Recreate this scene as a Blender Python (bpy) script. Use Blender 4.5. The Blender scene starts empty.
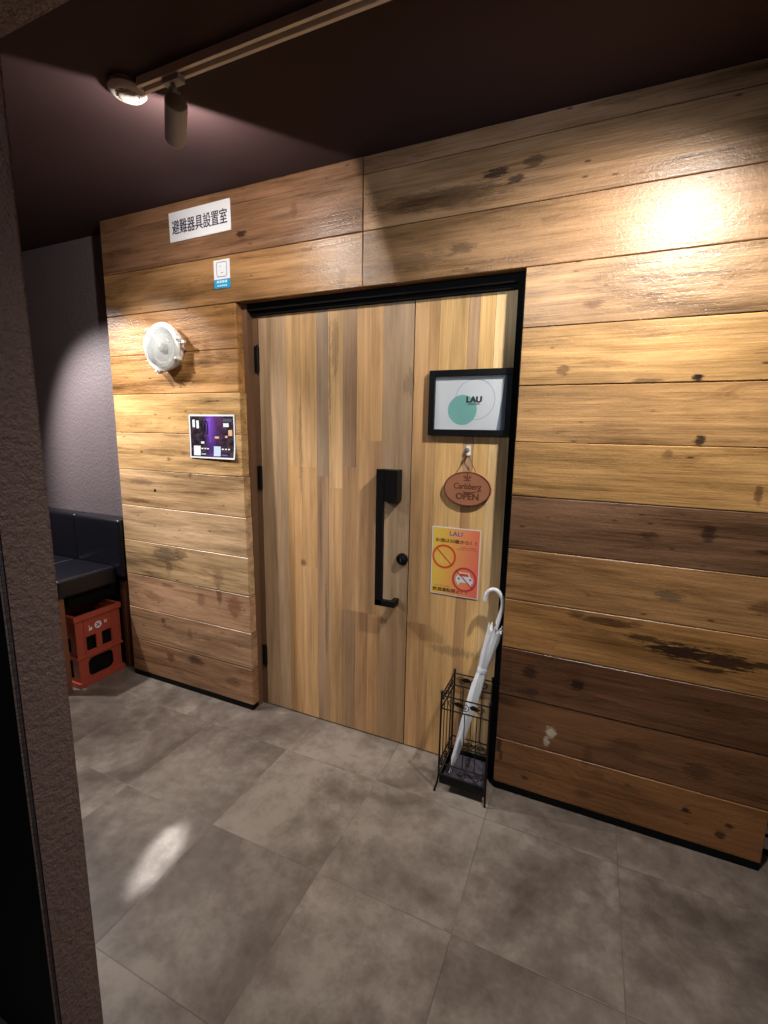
import bpy, bmesh, math, random
from mathutils import Vector, Matrix, Euler
random.seed(7)
PI = math.pi
col = bpy.context.scene.collection
sc = bpy.context.scene

# ------------------------------------------------------------------ materials
def new_mat(name):
    m = bpy.data.materials.new(name); m.use_nodes = True
    nt = m.node_tree; b = nt.nodes['Principled BSDF']
    return m, nt, b

def srgb(r, g, b):
    f = lambda c: c / 12.92 if c <= 0.04045 else ((c + 0.055) / 1.055) ** 2.4
    return (f(r / 255), f(g / 255), f(b / 255), 1)

def link(nt, a, b): nt.links.new(a, b)

def mathn(nt, op, a, b=None, clamp=False):
    n = nt.nodes.new('ShaderNodeMath'); n.operation = op; n.use_clamp = clamp
    for i, v in enumerate((a, b)):
        if v is None: continue
        if isinstance(v, (int, float)): n.inputs[i].default_value = v
        else: link(nt, v, n.inputs[i])
    return n.outputs[0]

def mixc(nt, fac, a, b, mode='MIX'):
    n = nt.nodes.new('ShaderNodeMix'); n.data_type = 'RGBA'; n.blend_type = mode
    ins = {'f': n.inputs[0], 'a': n.inputs[6], 'b': n.inputs[7]}
    for k, v in (('f', fac), ('a', a), ('b', b)):
        if isinstance(v, (int, float, tuple)): ins[k].default_value = v
        else: link(nt, v, ins[k])
    return n.outputs[2]

def maprange(nt, v, a, b, c=0.0, d=1.0, smooth=False):
    n = nt.nodes.new('ShaderNodeMapRange')
    if smooth: n.interpolation_type = 'SMOOTHSTEP'
    link(nt, v, n.inputs[0])
    for i, x in enumerate((a, b, c, d)): n.inputs[i + 1].default_value = x
    return n.outputs[0]

def noise(nt, vec, scale, detail=4, rough=0.55, dist=0.0):
    n = nt.nodes.new('ShaderNodeTexNoise')
    n.inputs['Scale'].default_value = scale; n.inputs['Detail'].default_value = detail
    n.inputs['Roughness'].default_value = rough; n.inputs['Distortion'].default_value = dist
    link(nt, vec, n.inputs['Vector'])
    return n.outputs['Fac']

def vscale(nt, vec, s):
    n = nt.nodes.new('ShaderNodeVectorMath'); n.operation = 'MULTIPLY'
    link(nt, vec, n.inputs[0]); n.inputs[1].default_value = s
    return n.outputs[0]

def bump(nt, b, h, strength, dist=0.002):
    n = nt.nodes.new('ShaderNodeBump'); n.inputs['Strength'].default_value = strength
    n.inputs['Distance'].default_value = dist
    link(nt, h, n.inputs['Height']); link(nt, n.outputs[0], b.inputs['Normal'])

def simple(name, rgb, rough=0.5, metal=0.0, var=0.08, nscale=20, bumpy=0.0, spec=0.5):
    """plain colour with a little procedural unevenness"""
    m, nt, b = new_mat(name)
    tc = nt.nodes.new('ShaderNodeTexCoord').outputs['Object']
    f = noise(nt, tc, nscale, 5)
    c = srgb(*rgb)
    lo = tuple(x * (1 - var) for x in c[:3]) + (1,)
    hi = tuple(min(1, x * (1 + var)) for x in c[:3]) + (1,)
    link(nt, mixc(nt, f, lo, hi), b.inputs['Base Color'])
    b.inputs['Roughness'].default_value = rough; b.inputs['Metallic'].default_value = metal
    b.inputs['Specular IOR Level'].default_value = spec
    if bumpy: bump(nt, b, noise(nt, tc, nscale * 6, 4), bumpy)
    return m

def wood(name, along, stains=(), rough=0.4, specks=0.0, contrast=1.0, bumps=0.35, spec=0.5):
    """reclaimed boards: attribute tint per board, grain along x or z, listed knots and stains at their places"""
    m, nt, b = new_mat(name)
    tc = nt.nodes.new('ShaderNodeTexCoord').outputs['Object']
    at = nt.nodes.new('ShaderNodeAttribute'); at.attribute_name = 'tint'
    sd = nt.nodes.new('ShaderNodeAttribute'); sd.attribute_name = 'seed'
    off = nt.nodes.new('ShaderNodeCombineXYZ')
    link(nt, mathn(nt, 'MULTIPLY', sd.outputs['Fac'], 17.3), off.inputs[0])
    link(nt, mathn(nt, 'MULTIPLY', sd.outputs['Fac'], 5.7), off.inputs[1])
    link(nt, mathn(nt, 'MULTIPLY', sd.outputs['Fac'], 9.1), off.inputs[2])
    ad = nt.nodes.new('ShaderNodeVectorMath'); ad.operation = 'ADD'
    link(nt, tc, ad.inputs[0]); link(nt, off.outputs[0], ad.inputs[1]); P = ad.outputs[0]
    fine = (5.0, 60, 240) if along == 'x' else (240, 60, 4.0)
    mid = (1.6, 14, 22) if along == 'x' else (22, 14, 1.0)
    big = (1.3, 4, 5) if along == 'x' else (7, 4, 1.0)
    g1 = noise(nt, vscale(nt, P, fine), 1, 5, 0.6)
    g2 = noise(nt, vscale(nt, P, mid), 1, 6, 0.6, 0.6)
    g3 = noise(nt, vscale(nt, P, big), 1, 5, 0.6, 0.8)
    v = mathn(nt, 'ADD', mathn(nt, 'MULTIPLY', g1, 0.42), mathn(nt, 'MULTIPLY', g2, 0.62))
    v = mathn(nt, 'ADD', v, mathn(nt, 'MULTIPLY', g3, 0.62))
    v = maprange(nt, v, 0.56, 1.11, 1 - 0.55 * contrast, 1 + 0.34 * contrast)
    cb = nt.nodes.new('ShaderNodeCombineColor')
    link(nt, v, cb.inputs[0]); link(nt, mathn(nt, 'POWER', v, 1.06), cb.inputs[1]); link(nt, mathn(nt, 'POWER', v, 1.16), cb.inputs[2])
    c = mixc(nt, 1.0, at.outputs['Color'], cb.outputs[0], 'MULTIPLY')
    # grey weathered film
    gw = maprange(nt, noise(nt, vscale(nt, P, (2, 5, 9) if along == 'x' else (12, 5, 1.2)), 1, 5, 0.65), 0.56, 0.76, 0, 0.42)
    c = mixc(nt, gw, c, mixc(nt, 1.0, c, srgb(176, 168, 160), 'MULTIPLY'))
    # dark flecks
    if specks:
        vo = nt.nodes.new('ShaderNodeTexVoronoi'); vo.inputs['Scale'].default_value = 1
        link(nt, vscale(nt, P, (10, 1, 30) if along == 'x' else (13, 1, 3)), vo.inputs['Vector'])
        dm = maprange(nt, vo.outputs['Distance'], 0.04, 0.16, 1, 0, True)
        rnd = nt.nodes.new('ShaderNodeSeparateColor'); link(nt, vo.outputs['Color'], rnd.inputs[0])
        dm = mathn(nt, 'MULTIPLY', dm, maprange(nt, rnd.outputs[0], 0.55, 0.7, 0, 1))
        c = mixc(nt, mathn(nt, 'MULTIPLY', dm, specks), c, srgb(58, 34, 20))
        # darker smudges
        sm = maprange(nt, noise(nt, vscale(nt, P, (2.6, 3, 20) if along == 'x' else (20, 3, 3)), 1, 7, 0.75, 0.6), 0.55, 0.72, 0, 0.75)
        c = mixc(nt, sm, c, mixc(nt, 1.0, c, srgb(128, 98, 84), 'MULTIPLY'))
    wn = noise(nt, vscale(nt, tc, (16, 9, 130) if along == 'x' else (130, 9, 16)), 1, 6, 0.8)
    wn = mathn(nt, 'MULTIPLY', mathn(nt, 'SUBTRACT', wn, 0.5), 4.2)
    groups = {}
    for s in stains:
        cx, cz, rx, rz, st, rgb = s
        q = nt.nodes.new('ShaderNodeVectorMath'); q.operation = 'SUBTRACT'
        link(nt, tc, q.inputs[0]); q.inputs[1].default_value = (cx, 0, cz)
        q2 = vscale(nt, q.outputs[0], (1 / rx, 0, 1 / rz))
        ln = nt.nodes.new('ShaderNodeVectorMath'); ln.operation = 'LENGTH'; link(nt, q2, ln.inputs[0])
        d = mathn(nt, 'ADD', ln.outputs['Value'], wn)
        f = maprange(nt, d, 0.70, 1.10, st, 0, True)
        groups[rgb] = mathn(nt, 'MAXIMUM', groups[rgb], f) if rgb in groups else f
    for rgb, f in groups.items(): c = mixc(nt, f, c, srgb(*rgb))
    link(nt, c, b.inputs['Base Color'])
    link(nt, maprange(nt, g2, 0.3, 0.7, rough - 0.06, rough + 0.12), b.inputs['Roughness'])
    b.inputs['Specular IOR Level'].default_value = spec
    hh = mathn(nt, 'ADD', mathn(nt, 'MULTIPLY', g1, 0.5), mathn(nt, 'MULTIPLY', g2, 1.0))
    hh = mathn(nt, 'ADD', hh, mathn(nt, 'MULTIPLY', noise(nt, tc, 75, 4, 0.65), 0.95))
    bump(nt, b, hh, bumps, 0.003)
    return m

DK = (40, 24, 18); MD = (86, 52, 30); OR = (120, 62, 30); WH = (215, 200, 175); GR = (92, 80, 66)
wall_stains = [
    (1.86, .735, .115, .030, .95, DK), (1.985, .728, .085, .030, .9, DK), (1.75, .762, .07, .014, .8, DK), (1.62, .80, .10, .016, .7, DK),
    (1.93, .69, .05, .010, .8, DK), (1.52, .805, .03, .014, .6, DK), (2.08, .735, .06, .012, .8, DK),
    (1.542, .535, .028, .020, .9, DK), (1.37, .545, .03, .03, .7, DK), (1.53, .58, .035, .03, .55, MD),
    (1.366, .46, .05, .02, .6, DK), (1.885, 1.155, .022, .03, .75, DK), (1.72, 1.13, .030, .015, .6, DK), (2.08, 1.11, .07, .010, .7, DK),
    (1.80, .925, .045, .022, .65, GR), (2.06, .93, .05, .025, .6, MD), (1.83, 1.45, .018, .018, .9, DK), (1.745, 1.405, .016, .015, .5, MD),
    (2.0, 1.29, .012, .03, .7, MD), (1.80, 1.645, .016, .012, 1., DK), (1.66, 1.64, .05, .006, .6, DK),
    (1.40, 1.68, .02, .016, .6, MD), (1.65, 1.90, .03, .012, .6, MD), (1.48, 1.89, .03, .014, .55, MD), (1.79, 1.95, .09, .006, .6, DK),
    (1.26, 2.36, .035, .022, .6, DK), (1.13, 2.345, .05, .015, .85, DK), (1.20, 2.315, .03, .012, .8, DK), (.93, 2.30, .26, .035, .45, DK),
    (.80, 2.10, .18, .03, .35, DK), (1.02, 2.12, .05, .02, .5, DK), (.53, 2.08, .02, .05, .4, MD), (.02, 2.31, .03, .014, .85, DK), (.30, 2.36, .02, .03, .5, MD),
    (-.57, .775, .10, .045, .62, GR), (-.46, .79, .05, .03, .5, MD), (-.55, .71, .03, .04, .5, MD), (-.2, .70, .04, .05, .35, MD),
    (-.72, 1.17, .09, .02, .5, GR), (-.62, 1.125, .012, .008, .95, DK), (-.76, 1.06, .12, .012, .6, MD), (-.3, 1.04, .10, .010, .3, MD),
    (-.10, .56, .05, .06, .55, OR), (-.20, .60, .02, .05, .6, MD), (-.33, .56, .03, .04, .4, MD), (-.57, .60, .05, .012, .5, MD), (-.21, 1.84, .028, .035, .5, OR),
    (-.39, .195, .06, .025, .75, DK), (-.58, .17, .03, .03, .6, MD), (-.52, .09, .05, .012, .4, MD), (-.13, .13, .05, .03, .4, MD), (-.62, .385, .02, .016, .7, MD), (-.42, .345, .02, .04, .35, MD),
    (-.36, 1.22, .012, .012, .6, MD), (-.5, 1.30, .016, .012, .5, MD), (-.70, 1.33, .01, .01, .6, MD),
    (1.465, .315, .020, .022, .9, WH), (1.45, .27, .012, .02, .8, WH),
    (1.27, .20, .012, .035, .8, DK), (1.28, .155, .010, .02, .7, DK), (1.64, .19, .03, .02, .4, MD), (1.38, .085, .015, .012, .7, DK), (1.93, .15, .013, .013, .9, DK), (1.60, .09, .035, .016, .5, MD), (2.06, .135, .014, .010, .8, DK), (2.04, .09, .016, .016, .8, DK),
    (1.95, .31, .05, .03, .5, DK), (1.72, .33, .06, .035, .4, DK), (1.60, .25, .02, .05, .5, MD),
]
door_stains = [(.445, 1.83, .020, .14, .35, MD), (.42, 1.75, .006, .25, .5, GR), (.26, 1.40, .012, .22, .35, GR), (.80, 1.66, .03, .05, .4, GR),
               (.27, .82, .018, .018, .6, MD), (.70, .60, .022, .018, .6, MD), (1.02, .52, .10, .022, .4, GR), (.40, .55, .008, .2, .4, GR), (.37, 1.0, .008, .2, .35, GR)]
M = {}
M['planks'] = wood('reclaimed_plank_wood', 'x', wall_stains, rough=0.30, specks=0.8, contrast=1.55, bumps=0.5)
M['door'] = wood('door_board_wood', 'z', door_stains, rough=0.55, specks=0.0, contrast=0.95, bumps=0.2, spec=0.35)
M['jamb'] = simple('brown_jamb_wood', (116, 84, 60), 0.6)
M['black'] = simple('black_painted_metal', (8, 8, 9), 0.5, 0.0, spec=0.3)
M['blackmatte'] = simple('black_matte', (7, 7, 8), 0.8, spec=0.2)
M['white'] = simple('white_paint', (232, 230, 226), 0.4, var=0.02)
M['grey'] = simple('grey_lamp_paint', (176, 176, 180), 0.45, var=0.03)
M['track'] = simple('track_white', (226, 214, 206), 0.4, var=0.03)
M['slot'] = simple('track_slot', (44, 32, 30), 0.6)
M['detector'] = simple('detector_plastic', (168, 160, 154), 0.4, var=0.02)
M['dark'] = simple('dark_slot', (20, 18, 18), 0.6)
M['ceiling'] = simple('ceiling_paint', (58, 42, 43), 0.75, var=0.1, nscale=3, bumpy=0.2, spec=0.2)
M['leather'] = simple('black_leatherette', (22, 22, 30), 0.32, var=0.15, nscale=40, bumpy=0.08)
M['legwood'] = simple('brown_leg_wood', (120, 80, 56), 0.5, var=0.15)
M['crate'] = simple('red_crate_plastic', (172, 76, 58), 0.42, var=0.06)
M['cratewhite'] = simple('crate_print', (236, 226, 226), 0.6)
M['cratepurple'] = simple('crate_print_purple', (100, 88, 130), 0.6)
M['ink'] = simple('black_ink', (16, 16, 20), 0.6)
M['paper'] = simple('white_paper', (226, 232, 238), 0.6, var=0.02)
M['bluegrey'] = simple('blue_grey_tone', (112, 124, 148), 0.6, var=0.04)
M['teal'] = simple('teal_ink', (118, 190, 184), 0.6, var=0.03)
M['ringgrey'] = simple('grey_ring_ink', (158, 172, 182), 0.6)
M['signwhite'] = simple('sign_white', (236, 236, 240), 0.4, var=0.02)
M['navy'] = simple('navy_ink', (34, 34, 58), 0.5)
M['sky'] = simple('blue_ink', (40, 160, 214), 0.45)
M['skylight'] = simple('pale_blue_ink', (200, 236, 250), 0.45)
M['signwood'] = simple('sign_board_wood', (168, 112, 82), 0.5, var=0.12, nscale=30)
M['burnt'] = simple('burnt_brown', (92, 46, 26), 0.6)
M['string'] = simple('string', (128, 92, 62), 0.8)
M['brownink'] = simple('brown_ink', (80, 40, 20), 0.6)
M['redink'] = simple('red_ink', (222, 84, 44), 0.6)
M['purpleink'] = simple('purple_ink', (120, 96, 170), 0.6)
M['crimson'] = simple('crimson_ink', (206, 60, 66), 0.6)
M['umbwhite'] = simple('umbrella_white', (240, 240, 244), 0.3, var=0.02)
M['stone'] = simple('tray_stone', (66, 60, 72), 0.7, var=0.4, nscale=60)
M['chrome'] = simple('brushed_metal', (190, 190, 190), 0.3, 0.9)
M['core'] = simple('slab_core', (40, 26, 18), 0.8)
M['ironbrown'] = simple('wrought_iron', (13, 10, 10), 0.5, spec=0.35)
M['hookgrey'] = simple('hook_cap_grey', (120, 110, 100), 0.4)

# umbrella film: milky
m, nt, b = new_mat('milky_umbrella_film')
tc = nt.nodes.new('ShaderNodeTexCoord').outputs['Object']
f = noise(nt, vscale(nt, tc, (60, 60, 6)), 1, 4)
link(nt, mixc(nt, f, srgb(222, 230, 246), srgb(250, 252, 255)), b.inputs['Base Color'])
b.inputs['Roughness'].default_value = 0.35
b.inputs['Subsurface Weight'].default_value = 0.3; b.inputs['Subsurface Radius'].default_value = (.01, .01, .012)
M['film'] = m

# bulkhead glass
def thin_glass(name, opaque, rgb, rough):
    m, nt, b = new_mat(name)
    tc = nt.nodes.new('ShaderNodeTexCoord').outputs['Object']
    c = srgb(*rgb)
    link(nt, mixc(nt, noise(nt, tc, 9, 3), tuple(x * .93 for x in c[:3]) + (1,), c), b.inputs['Base Color'])
    b.inputs['Roughness'].default_value = rough
    tr = nt.nodes.new('ShaderNodeBsdfTransparent'); mx = nt.nodes.new('ShaderNodeMixShader')
    lw = nt.nodes.new('ShaderNodeLayerWeight'); lw.inputs['Blend'].default_value = .35
    link(nt, mathn(nt, 'ADD', mathn(nt, 'MULTIPLY', lw.outputs['Facing'], .35), opaque, True), mx.inputs[0])
    link(nt, tr.outputs[0], mx.inputs[1]); link(nt, b.outputs[0], mx.inputs[2])
    link(nt, mx.outputs[0], nt.nodes['Material Output'].inputs['Surface'])
    return m
M['glass'] = thin_glass('frosted_bulkhead_glass', .30, (196, 204, 204), .10)
M['pane'] = thin_glass('picture_glass', .03, (210, 220, 230), .03)

# plaster wall
def plaster(name, rgb, bs):
    m, nt, b = new_mat(name)
    tc = nt.nodes.new('ShaderNodeTexCoord').outputs['Object']
    f = noise(nt, tc, 2.2, 4)
    c = srgb(*rgb)
    link(nt, mixc(nt, f, tuple(x * .85 for x in c[:3]) + (1,), tuple(x * 1.1 for x in c[:3]) + (1,)), b.inputs['Base Color'])
    b.inputs['Roughness'].default_value = 0.55
    bump(nt, b, mathn(nt, 'ADD', noise(nt, tc, 60, 3), mathn(nt, 'MULTIPLY', noise(nt, tc, 170, 2), 0.5)), bs, 0.007)
    return m
M['plaster'] = plaster('mauve_brown_plaster', (120, 108, 112), 0.55)
M['pillar'] = plaster('dark_brown_rough_paint', (116, 95, 90), 1.0)
M['pillardark'] = simple('shaded_side_black', (10, 9, 12), 0.6)  # corridor shade on the partition's near face, put into its colour

# floor: cement-look vinyl tiles, 457 mm grid
m, nt, b = new_mat('cement_tile_floor')
tc = nt.nodes.new('ShaderNodeTexCoord').outputs['Object']
sx = nt.nodes.new('ShaderNodeSeparateXYZ'); link(nt, tc, sx.inputs[0])
TX = mathn(nt, 'DIVIDE', mathn(nt, 'ADD', sx.outputs[0], 10 * .46 + .12), .46)
TY = mathn(nt, 'DIVIDE', mathn(nt, 'ADD', sx.outputs[1], 10 * .46 + .64), .46)
fx = mathn(nt, 'FRACT', TX); fy = mathn(nt, 'FRACT', TY)
cb = nt.nodes.new('ShaderNodeCombineXYZ')
link(nt, mathn(nt, 'FLOOR', TX), cb.inputs[0]); link(nt, mathn(nt, 'FLOOR', TY), cb.inputs[1])
wnz = nt.nodes.new('ShaderNodeTexWhiteNoise'); wnz.noise_dimensions = '2D'; link(nt, cb.outputs[0], wnz.inputs['Vector'])
ofs = nt.nodes.new('ShaderNodeVectorMath'); ofs.operation = 'MULTIPLY_ADD'
link(nt, wnz.outputs['Color'], ofs.inputs[0]); ofs.inputs[1].default_value = (.25, .25, .25); link(nt, tc, ofs.inputs[2])
c1 = noise(nt, ofs.outputs[0], 2.3, 9, 0.60, 0.5)
c2 = noise(nt, ofs.outputs[0], 13, 7, 0.7)
cc = mathn(nt, 'ADD', mathn(nt, 'MULTIPLY', c1, 0.75), mathn(nt, 'MULTIPLY', c2, 0.4))
ramp = nt.nodes.new('ShaderNodeValToRGB'); link(nt, cc, ramp.inputs[0])
ramp.color_ramp.elements[0].position = 0.44; ramp.color_ramp.elements[0].color = srgb(86, 76, 69)
ramp.color_ramp.elements[1].position = 0.70; ramp.color_ramp.elements[1].color = srgb(142, 132, 122)
e = ramp.color_ramp.elements.new(0.57); e.color = srgb(112, 101, 93)
tv = maprange(nt, wnz.outputs['Value'], 0, 1, 0.90, 1.08)
cb2 = nt.nodes.new('ShaderNodeCombineColor')
for i in range(3): link(nt, tv, cb2.inputs[i])
c = mixc(nt, 1.0, ramp.outputs[0], cb2.outputs[0], 'MULTIPLY')
ex = mathn(nt, 'MINIMUM', mathn(nt, 'MINIMUM', fx, mathn(nt, 'SUBTRACT', 1, fx)), mathn(nt, 'MINIMUM', fy, mathn(nt, 'SUBTRACT', 1, fy)))
seam = maprange(nt, ex, 0.0018, 0.0045, 1, 0)
patch = maprange(nt, noise(nt, tc, 2.3, 2), 0.42, 0.62, 0.04, 0.5)
c = mixc(nt, mathn(nt, 'MULTIPLY', seam, patch), c, srgb(46, 40, 38))
link(nt, c, b.inputs['Base Color'])
link(nt, maprange(nt, c2, 0.3, 0.7, 0.30, 0.46), b.inputs['Roughness'])
b.inputs['Specular IOR Level'].default_value = 0.45
hh = mathn(nt, 'SUBTRACT', mathn(nt, 'MULTIPLY', c2, 0.4), seam)
bump(nt, b, hh, 0.25, 0.002)
M['floor'] = m

# poster gradient (warm yellow to coral, bottom right)
m, nt, b = new_mat('poster_gradient')
tc = nt.nodes.new('ShaderNodeTexCoord').outputs['Object']
sx = nt.nodes.new('ShaderNodeSeparateXYZ'); link(nt, tc, sx.inputs[0])
g = mathn(nt, 'SUBTRACT', mathn(nt, 'MULTIPLY', sx.outputs[0], 4.6), mathn(nt, 'MULTIPLY', sx.outputs[1], 0.5))
g = mathn(nt, 'ADD', g, 0.46)
ramp = nt.nodes.new('ShaderNodeValToRGB'); link(nt, g, ramp.inputs[0])
ramp.color_ramp.elements[0].position = 0.0; ramp.color_ramp.elements[0].color = srgb(236, 200, 84)
ramp.color_ramp.elements[1].position = 1.0; ramp.color_ramp.elements[1].color = srgb(240, 108, 94)
e = ramp.color_ramp.elements.new(0.30); e.color = srgb(238, 182, 84)
e = ramp.color_ramp.elements.new(0.60); e.color = srgb(240, 150, 98)
link(nt, ramp.outputs[0], b.inputs['Base Color']); b.inputs['Roughness'].default_value = 0.5
M['poster'] = m

# printed interior photograph: dark bar room with purple glow
m, nt, b = new_mat('printed_bar_photo')
tc = nt.nodes.new('ShaderNodeTexCoord').outputs['Object']
sx = nt.nodes.new('ShaderNodeSeparateXYZ'); link(nt, tc, sx.inputs[0])
n1 = noise(nt, vscale(nt, tc, (26, 38, 1)), 1, 5, 0.7)
base = mixc(nt, maprange(nt, n1, 0.45, 0.72), srgb(16, 12, 22), srgb(92, 66, 84))
gl = maprange(nt, mathn(nt, 'ABSOLUTE', mathn(nt, 'ADD', sx.outputs[0], 0.005)), 0.004, 0.05, 1, 0, True)
gl = mathn(nt, 'MULTIPLY', gl, maprange(nt, sx.outputs[1], -0.06, 0.05, 0.25, 1))
base = mixc(nt, mathn(nt, 'MULTIPLY', gl, 0.9), base, srgb(120, 70, 200))
gl2 = maprange(nt, mathn(nt, 'ABSOLUTE', mathn(nt, 'SUBTRACT', sx.outputs[0], 0.04)), 0.0, 0.07, 0.7, 0, True)
gl2 = mathn(nt, 'MULTIPLY', gl2, maprange(nt, sx.outputs[1], -0.05, 0.08, 0.0, 1))
base = mixc(nt, gl2, base, srgb(92, 44, 110))
link(nt, base, b.inputs['Base Color']); b.inputs['Roughness'].default_value = 0.35
M['print'] = m

# ------------------------------------------------------------------ mesh helpers
class MB:
    """collects boards / boxes / tubes into one mesh with per-face material, tint and seed"""
    def __init__(s): s.v = []; s.f = []; s.m = []; s.t = []; s.s = []
    def face(s, idx, mat=0, tint=(1, 1, 1), seed=0.0):
        s.f.append(idx); s.m.append(mat); s.t.append(tint); s.s.append(seed)
    def box(s, x0, x1, y0, y1, z0, z1, mat=0, tint=(1, 1, 1), seed=0.0):
        b = len(s.v)
        s.v += [(x0, y0, z0), (x1, y0, z0), (x1, y1, z0), (x0, y1, z0), (x0, y0, z1), (x1, y0, z1), (x1, y1, z1), (x0, y1, z1)]
        for q in ((0, 3, 2, 1), (4, 5, 6, 7), (0, 1, 5, 4), (1, 2, 6, 5), (2, 3, 7, 6), (3, 0, 4, 7)):
            s.face([b + i for i in q], mat, tint, seed)
    def board(s, x0, x1, y0, y1, z0, z1, ch, mat=0, tint=(1, 1, 1), seed=0.0, jit=0.0):
        """box whose front (y0) edges are chamfered by ch; the four corners may wander by jit"""
        j = lambda: random.uniform(-jit, jit)
        A = [(x0, z0 + j()), (x1, z0 + j()), (x1, z1 + j()), (x0, z1 + j())]
        cx, cz = (x0 + x1) / 2, (z0 + z1) / 2
        b = len(s.v)
        for (x, z) in A: s.v.append((x, y1, z))
        for (x, z) in A: s.v.append((x, y0 + ch, z))
        for (x, z) in A: s.v.append((x + (ch if x < cx else -ch), y0, z + (ch if z < cz else -ch)))
        s.face([b + 3, b + 2, b + 1, b], mat, tint, seed)
        for i in range(4):
            k = (i + 1) % 4
            s.face([b + i, b + k, b + 4 + k, b + 4 + i], mat, tint, seed)
            s.face([b + 4 + i, b + 4 + k, b + 8 + k, b + 8 + i], mat, tint, seed)
        s.face([b + 8, b + 9, b + 10, b + 11], mat, tint, seed)
    def tube(s, pts, r, n=8, mat=0, closed=False, cap=True):
        """tube through pts; r a number or a list"""
        P = [Vector(p) for p in pts]; N = len(P); b = len(s.v)
        rs = r if isinstance(r, (list, tuple)) else [r] * N
        prev = None
        for i in range(N):
            if closed: d = P[(i + 1) % N] - P[i - 1]
            else: d = P[min(i + 1, N - 1)] - P[max(i - 1, 0)]
            d.normalize()
            if prev is None:
                a = d.orthogonal().normalized()
            else:
                a = (prev - d * prev.dot(d)).normalized()
            prev = a; c = d.cross(a)
            for k in range(n):
                t = 2 * PI * k / n
                s.v.append(tuple(P[i] + (a * math.cos(t) + c * math.sin(t)) * rs[i]))
        for i in range(N if closed else N - 1):
            i2 = (i + 1) % N
            for k in range(n):
                k2 = (k + 1) % n
                s.face([b + i * n + k, b + i * n + k2, b + i2 * n + k2, b + i2 * n + k], mat)
        if cap and not closed:
            s.face([b + k for k in range(n)][::-1], mat)
            s.face([b + (N - 1) * n + k for k in range(n)], mat)
    def lathe(s, prof, n=32, mat=0, mtx=None, cap0=True, cap1=True):
        """prof: list of (radius, z); spun about z then moved by mtx"""
        b = len(s.v); mtx = mtx or Matrix()
        for (r, z) in prof:
            for k in range(n):
                t = 2 * PI * k / n
                s.v.append(tuple(mtx @ Vector((r * math.cos(t), r * math.sin(t), z))))
        for i in range(len(prof) - 1):
            for k in range(n):
                k2 = (k + 1) % n
                s.face([b + i * n + k, b + i * n + k2, b + (i + 1) * n + k2, b + (i + 1) * n + k], mat)
        if cap0: s.face([b + k for k in range(n)][::-1], mat)
        if cap1: s.face([b + (len(prof) - 1) * n + k for k in range(n)], mat)
    def poly(s, pts, z0, z1, mat=0, mtx=None):
        """flat polygon in local xy extruded z0..z1"""
        b = len(s.v); n = len(pts); mtx = mtx or Matrix()
        for z in (z0, z1):
            for (x, y) in pts: s.v.append(tuple(mtx @ Vector((x, y, z))))
        s.face([b + i for i in range(n)][::-1], mat); s.face([b + n + i for i in range(n)], mat)
        for i in range(n):
            k = (i + 1) % n
            s.face([b + i, b + k, b + n + k, b + n + i], mat)
    def ring(s, cx, cy, r, w, z0, z1, mat=0, n=40, ry=None):
        ry = ry or r
        b = len(s.v)
        for z in (z0, z1):
            for q in (0, 1):
                for k in range(n):
                    t = 2 * PI * k / n
                    s.v.append((cx + (r - w * q) * math.cos(t), cy + (ry - w * q) * math.sin(t), z))
        for k in range(n):
            k2 = (k + 1) % n
            o0, i0, o1, i1 = b, b + n, b + 2 * n, b + 3 * n
            s.face([o1 + k, o1 + k2, i1 + k2, i1 + k], mat); s.face([o0 + k2, o0 + k, i0 + k, i0 + k2], mat)
            s.face([o0 + k, o0 + k2, o1 + k2, o1 + k], mat); s.face([i0 + k2, i0 + k, i1 + k, i1 + k2], mat)
    def build(s, name, mats, parent=None, smooth=False, loc=None):
        me = bpy.data.meshes.new(name)
        me.from_pydata(s.v, [], s.f)
        mats = mats if isinstance(mats, (list, tuple)) else [mats]
        for mm in mats: me.materials.append(mm)
        me.polygons.foreach_set('material_index', s.m)
        a = me.attributes.new('tint', 'FLOAT_COLOR', 'FACE')
        for i, t in enumerate(s.t): a.data[i].color = (t[0], t[1], t[2], 1)
        a = me.attributes.new('seed', 'FLOAT', 'FACE')
        for i, t in enumerate(s.s): a.data[i].value = t
        if smooth:
            me.polygons.foreach_set('use_smooth', [True] * len(s.f))
            me.set_sharp_from_angle(angle=math.radians(40))
        me.update()
        o = bpy.data.objects.new(name, me); col.objects.link(o)
        if parent: o.parent = parent
        if loc: o.location = loc
        return o

def rbox(name, x0, x1, y0, y1, z0, z1, bev, mat, parent=None, seg=3):
    bm = bmesh.new(); bmesh.ops.create_cube(bm, size=1)
    for v in bm.verts:
        v.co = Vector(((x0 + x1) / 2 + v.co.x * (x1 - x0), (y0 + y1) / 2 + v.co.y * (y1 - y0), (z0 + z1) / 2 + v.co.z * (z1 - z0)))
    bmesh.ops.bevel(bm, geom=bm.edges[:], offset=bev, segments=seg, profile=0.6, affect='EDGES')
    me = bpy.data.meshes.new(name); bm.to_mesh(me); bm.free(); me.materials.append(mat)
    me.polygons.foreach_set('use_smooth', [True] * len(me.polygons)); me.set_sharp_from_angle(angle=math.radians(35))
    o = bpy.data.objects.new(name, me); col.objects.link(o)
    if parent: o.parent = parent
    return o

def thing(name, label, cat, loc=(0, 0, 0), rot=(0, 0, 0), group=None):
    o = bpy.data.objects.new(name, None); col.objects.link(o); o.empty_display_size = 0.05
    o.location = loc; o.rotation_euler = rot; o['label'] = label; o['category'] = cat
    if group: o['group'] = group
    return o

def tag(o, label, cat, group=None):
    o['label'] = label; o['category'] = cat
    if group: o['group'] = group
    return o

def struct(o): o['kind'] = 'structure'; return o

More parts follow.
